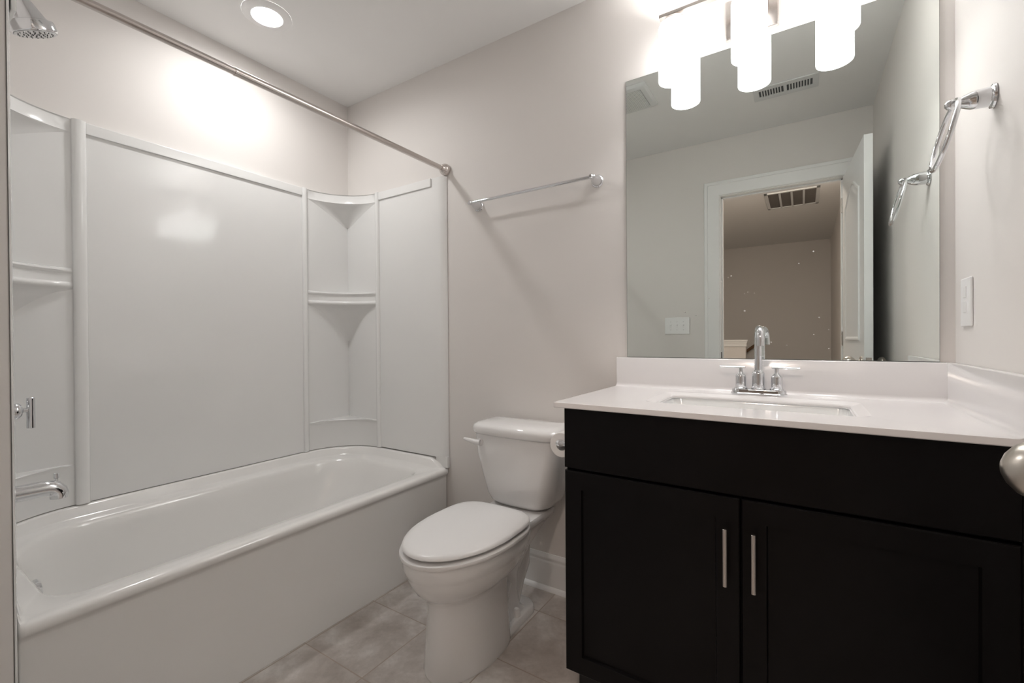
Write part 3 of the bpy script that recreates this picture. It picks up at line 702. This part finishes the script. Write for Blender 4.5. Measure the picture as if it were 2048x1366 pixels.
# ------------------------------------------------------------------ towel ring on the right wall
tr = thing('towel_ring', 'chrome towel ring hanging on the right wall beside the mirror', 'towel ring', (W, -0.315, 1.660))
bm = bm_new(); lathe(bm, [(0.026, 0), (0.0275, 0.002), (0.026, 0.006), (0.0225, 0.008), (0.0215, 0.010), (0.0210, 0.030), (0.0190, 0.040), (0.0130, 0.054), (0.0090, 0.060), (0.0080, 0.062), (0.0085, 0.066), (0.0110, 0.070), (0.0115, 0.074), (0.0100, 0.079), (0.005, 0.083)], (W - 0.0003, -0.315, 1.660), (-1, 0, 0), 32); finish('wall_post', bm, chrome, tr)
bm = bm_new(); pts = []
tp = Vector((W - 0.066, -0.315, 1.664)); dn = Vector((-0.036, 0, -0.150)).normalized(); rr_ = 0.077
for k in range(56):
    a = 2 * pi * k / 56; pts.append(tp + dn * (rr_ - rr_ * cos(a)) + Vector((0, 1, 0)) * rr_ * sin(a))
tube(bm, pts, 0.0052, 12, closed=True); finish('ring', bm, chrome, tr)

# ------------------------------------------------------------------ electrical plates
sw = thing('wall_switch', 'white wall plate with two stacked rocker switches on the right wall above the counter', 'light switch', (W, -0.120, 1.145))
bm = bm_new(); box(bm, W - 0.006, W - 0.0002, -0.162, -0.078, 1.143, 1.270, 0.0025, 3); finish('cover_plate', bm, plate_white, sw)
for z in (1.181, 1.220):
    bm = bm_new(); box(bm, W - 0.0085, W - 0.005, -0.132, -0.108, z - 0.0015, z + 0.0275, 0.0012); finish('rocker', bm, plate_white, sw)
s3 = thing('toggle_switch_plate', 'white three-gang toggle switch plate beside the doorway, seen in the mirror', 'light switch', (1.534, DW, 1.145))
bm = bm_new(); box(bm, 1.445, 1.623, DW + 0.0002, DW + 0.006, 1.145, 1.270, 0.0025, 3); finish('cover_plate', bm, plate_white, s3)
for x in (1.488, 1.534, 1.580):
    bm = bm_new(); box(bm, x - 0.0055, x + 0.0055, DW + 0.005, DW + 0.0075, 1.195, 1.221, 0.0008)
    box(bm, x - 0.004, x + 0.004, DW + 0.006, DW + 0.016, 1.207, 1.217, 0.0015); finish('toggle', bm, plate_white, s3)
    for z in (1.178, 1.238):
        bm = bm_new(); lathe(bm, [(0.0033, 0), (0.003, 0.0012), (0.0004, 0.0014)], (x, DW + 0.0058, z), (0, 1, 0), 10); finish('screw', bm, grille_white, s3)

# ------------------------------------------------------------------ toilet paper holder and roll
TPX, TPY, TPZ = 1.638, -0.405, 0.766
tph = thing('toilet_paper_holder', 'chrome toilet paper holder on the side of the black vanity', 'toilet paper holder', (VX0, -0.345, TPZ))
for y in (-0.412, -0.272):
    bm = bm_new(); lathe(bm, [(0.022, 0), (0.023, 0.002), (0.021, 0.006), (0.017, 0.009), (0.0165, 0.030), (0.013, 0.052), (0.009, 0.064), (0.0088, 0.070), (0.011, 0.078), (0.0115, 0.085), (0.010, 0.093), (0.005, 0.098)], (VX0 - 0.0002, y, TPZ), (-1, 0, 0), 28); finish('post', bm, chrome, tph)
bm = bm_new(); lathe(bm, [(0.0075, 0), (0.0075, 0.126)], (TPX, -0.405, TPZ), (0, 1, 0), 20); finish('roller', bm, chrome, tph)
bm = bm_new()
lathe(bm, [(0.019, 0.0), (0.0405, 0.0), (0.042, 0.0015), (0.042, 0.1025), (0.0405, 0.104), (0.019, 0.104), (0.019, 0.0)], (TPX, -0.394, TPZ - 0.0115), (0, 1, 0), 40, False)
tag(finish('toilet_paper_roll', bm, paper, None, angle=30), 'small white toilet paper roll on the chrome holder beside the tank', 'toilet paper')

# ------------------------------------------------------------------ bathroom door (open against the right wall)
ang = radians(-3.4)
dr_ = thing('bathroom_door', 'white arched-panel door standing open against the right wall', 'door', (DX1 - 0.004, DW + 0.012, 0), ang)
DL, DT, DH = 0.702, 0.036, 2.115
def dfin(name, bm, m, parent=dr_, **k):
    # geometry given in door space; keep as is
    bmesh.ops.recalc_face_normals(bm, faces=bm.faces)
    p = parent; off = Vector((0, 0, 0))
    while p is not None: off += Vector(p.location); p = p.parent
    bmesh.ops.translate(bm, verts=bm.verts, vec=off)
    return finish(name, bm, m, parent, **k)
bm = bm_new(); box(bm, 0, DT, 0.002, DL, 0.012, DH, 0.0015); slab = dfin('door_slab', bm, door_paint)
def panel_outline(y0, y1, z0, z1, rise, ins):
    y0 += ins; y1 -= ins; z0 += ins; z1 -= ins
    pts = [(y0, z0), (y1, z0)]
    n = 16
    for k in range(n + 1):
        t = k / n; y = y1 + (y0 - y1) * t
        pts.append((y, z1 + rise * sin(pi * t) ** 1.4 if rise else z1))
    return pts
for (z0, z1, rise) in ((1.095, 1.90, 0.085), (0.20, 0.95, 0.0)):
    for side in (0, 1):
        bm = bm_new(); rg = []
        for ins, d in ((0, -0.0005), (0.004, 0.006), (0.012, 0.0065), (0.022, 0.001), (0.034, 0.001), (0.060, 0.0055)):
            x = -d if side == 0 else DT + d
            rg.append([Vector((x, y, z)) for y, z in panel_outline(0.118, DL - 0.122, z0, z1, rise, ins)])
        loft(bm, rg, False, True); dfin('panel', bm, door_paint, angle=25)
for s in (-1, 1):
    bm = bm_new(); kz = 0.985; ky = DL - 0.062
    x0 = 0 if s < 0 else DT
    lathe(bm, [(0.032, 0), (0.033, 0.003), (0.030, 0.007), (0.014, 0.010), (0.0115, 0.014), (0.0115, 0.026)], (x0, ky, kz), (s, 0, 0), 32); dfin('knob_rose', bm, satin)
    bm = bm_new()
    kp = [(0.0115, 0.024), (0.020, 0.031), (0.0285, 0.042), (0.0310, 0.053), (0.0290, 0.064), (0.0235, 0.074), (0.0150, 0.081), (0.007, 0.0845), (0.001, 0.0852)]
    lathe(bm, kp if s < 0 else [(r_, 0.024 + (h - 0.024) * 0.62) for r_, h in kp], (x0, ky, kz), (s, 0, 0), 40); dfin('door_knob', bm, satin)
bm = bm_new(); box(bm, 0.006, 0.030, DL - 0.0005, DL + 0.0012, 0.957, 1.013, 0.0004); box(bm, 0.012, 0.024, DL, DL + 0.010, 0.978, 0.992, 0.002); dfin('latch', bm, nickel)
for z in (0.22, 1.06, 1.90):
    bm = bm_new(); lathe(bm, [(0.006, 0), (0.006, 0.09)], (-0.003, 0.0, z), (0, 0, 1), 12); dfin('hinge', bm, nickel)

# ------------------------------------------------------------------ hall things seen in the mirror
bm = bm_new(); box(bm, HX0, 1.726, -4.72, -4.60, 0, 1.00); struct('wall_stair_half', bm, paint)
bm = bm_new(); box(bm, HX0, 1.752, -4.745, -4.575, 1.065, 1.085, 0.004); box(bm, HX0, 1.738, -4.732, -4.588, 1.0, 1.066, 0.003); box(bm, HX0, 1.745, -4.738, -4.581, 1.045, 1.066, 0.004)
struct('trim_2', bm, trim_white)
hr = thing('stair_handrail', 'brown wooden stair handrail on the far hall wall, glimpsed beside the reflected faucet', 'handrail', (1.5, HY, 0.84))
bm = bm_new(); tube(bm, [(1.10, HY + 0.06, 0.50), (1.60, HY + 0.06, 0.905), (1.80, HY + 0.06, 1.067)], 0.022, 14); finish('rail', bm, rail_wood, hr)
for x, z in ((1.25, 0.60), (1.72, 0.98)):
    bm = bm_new(); tube(bm, [(x, HY + 0.0005, z - 0.03), (x, HY + 0.04, z - 0.03), (x, HY + 0.06, z)], 0.006, 10); finish('bracket', bm, nickel, hr)
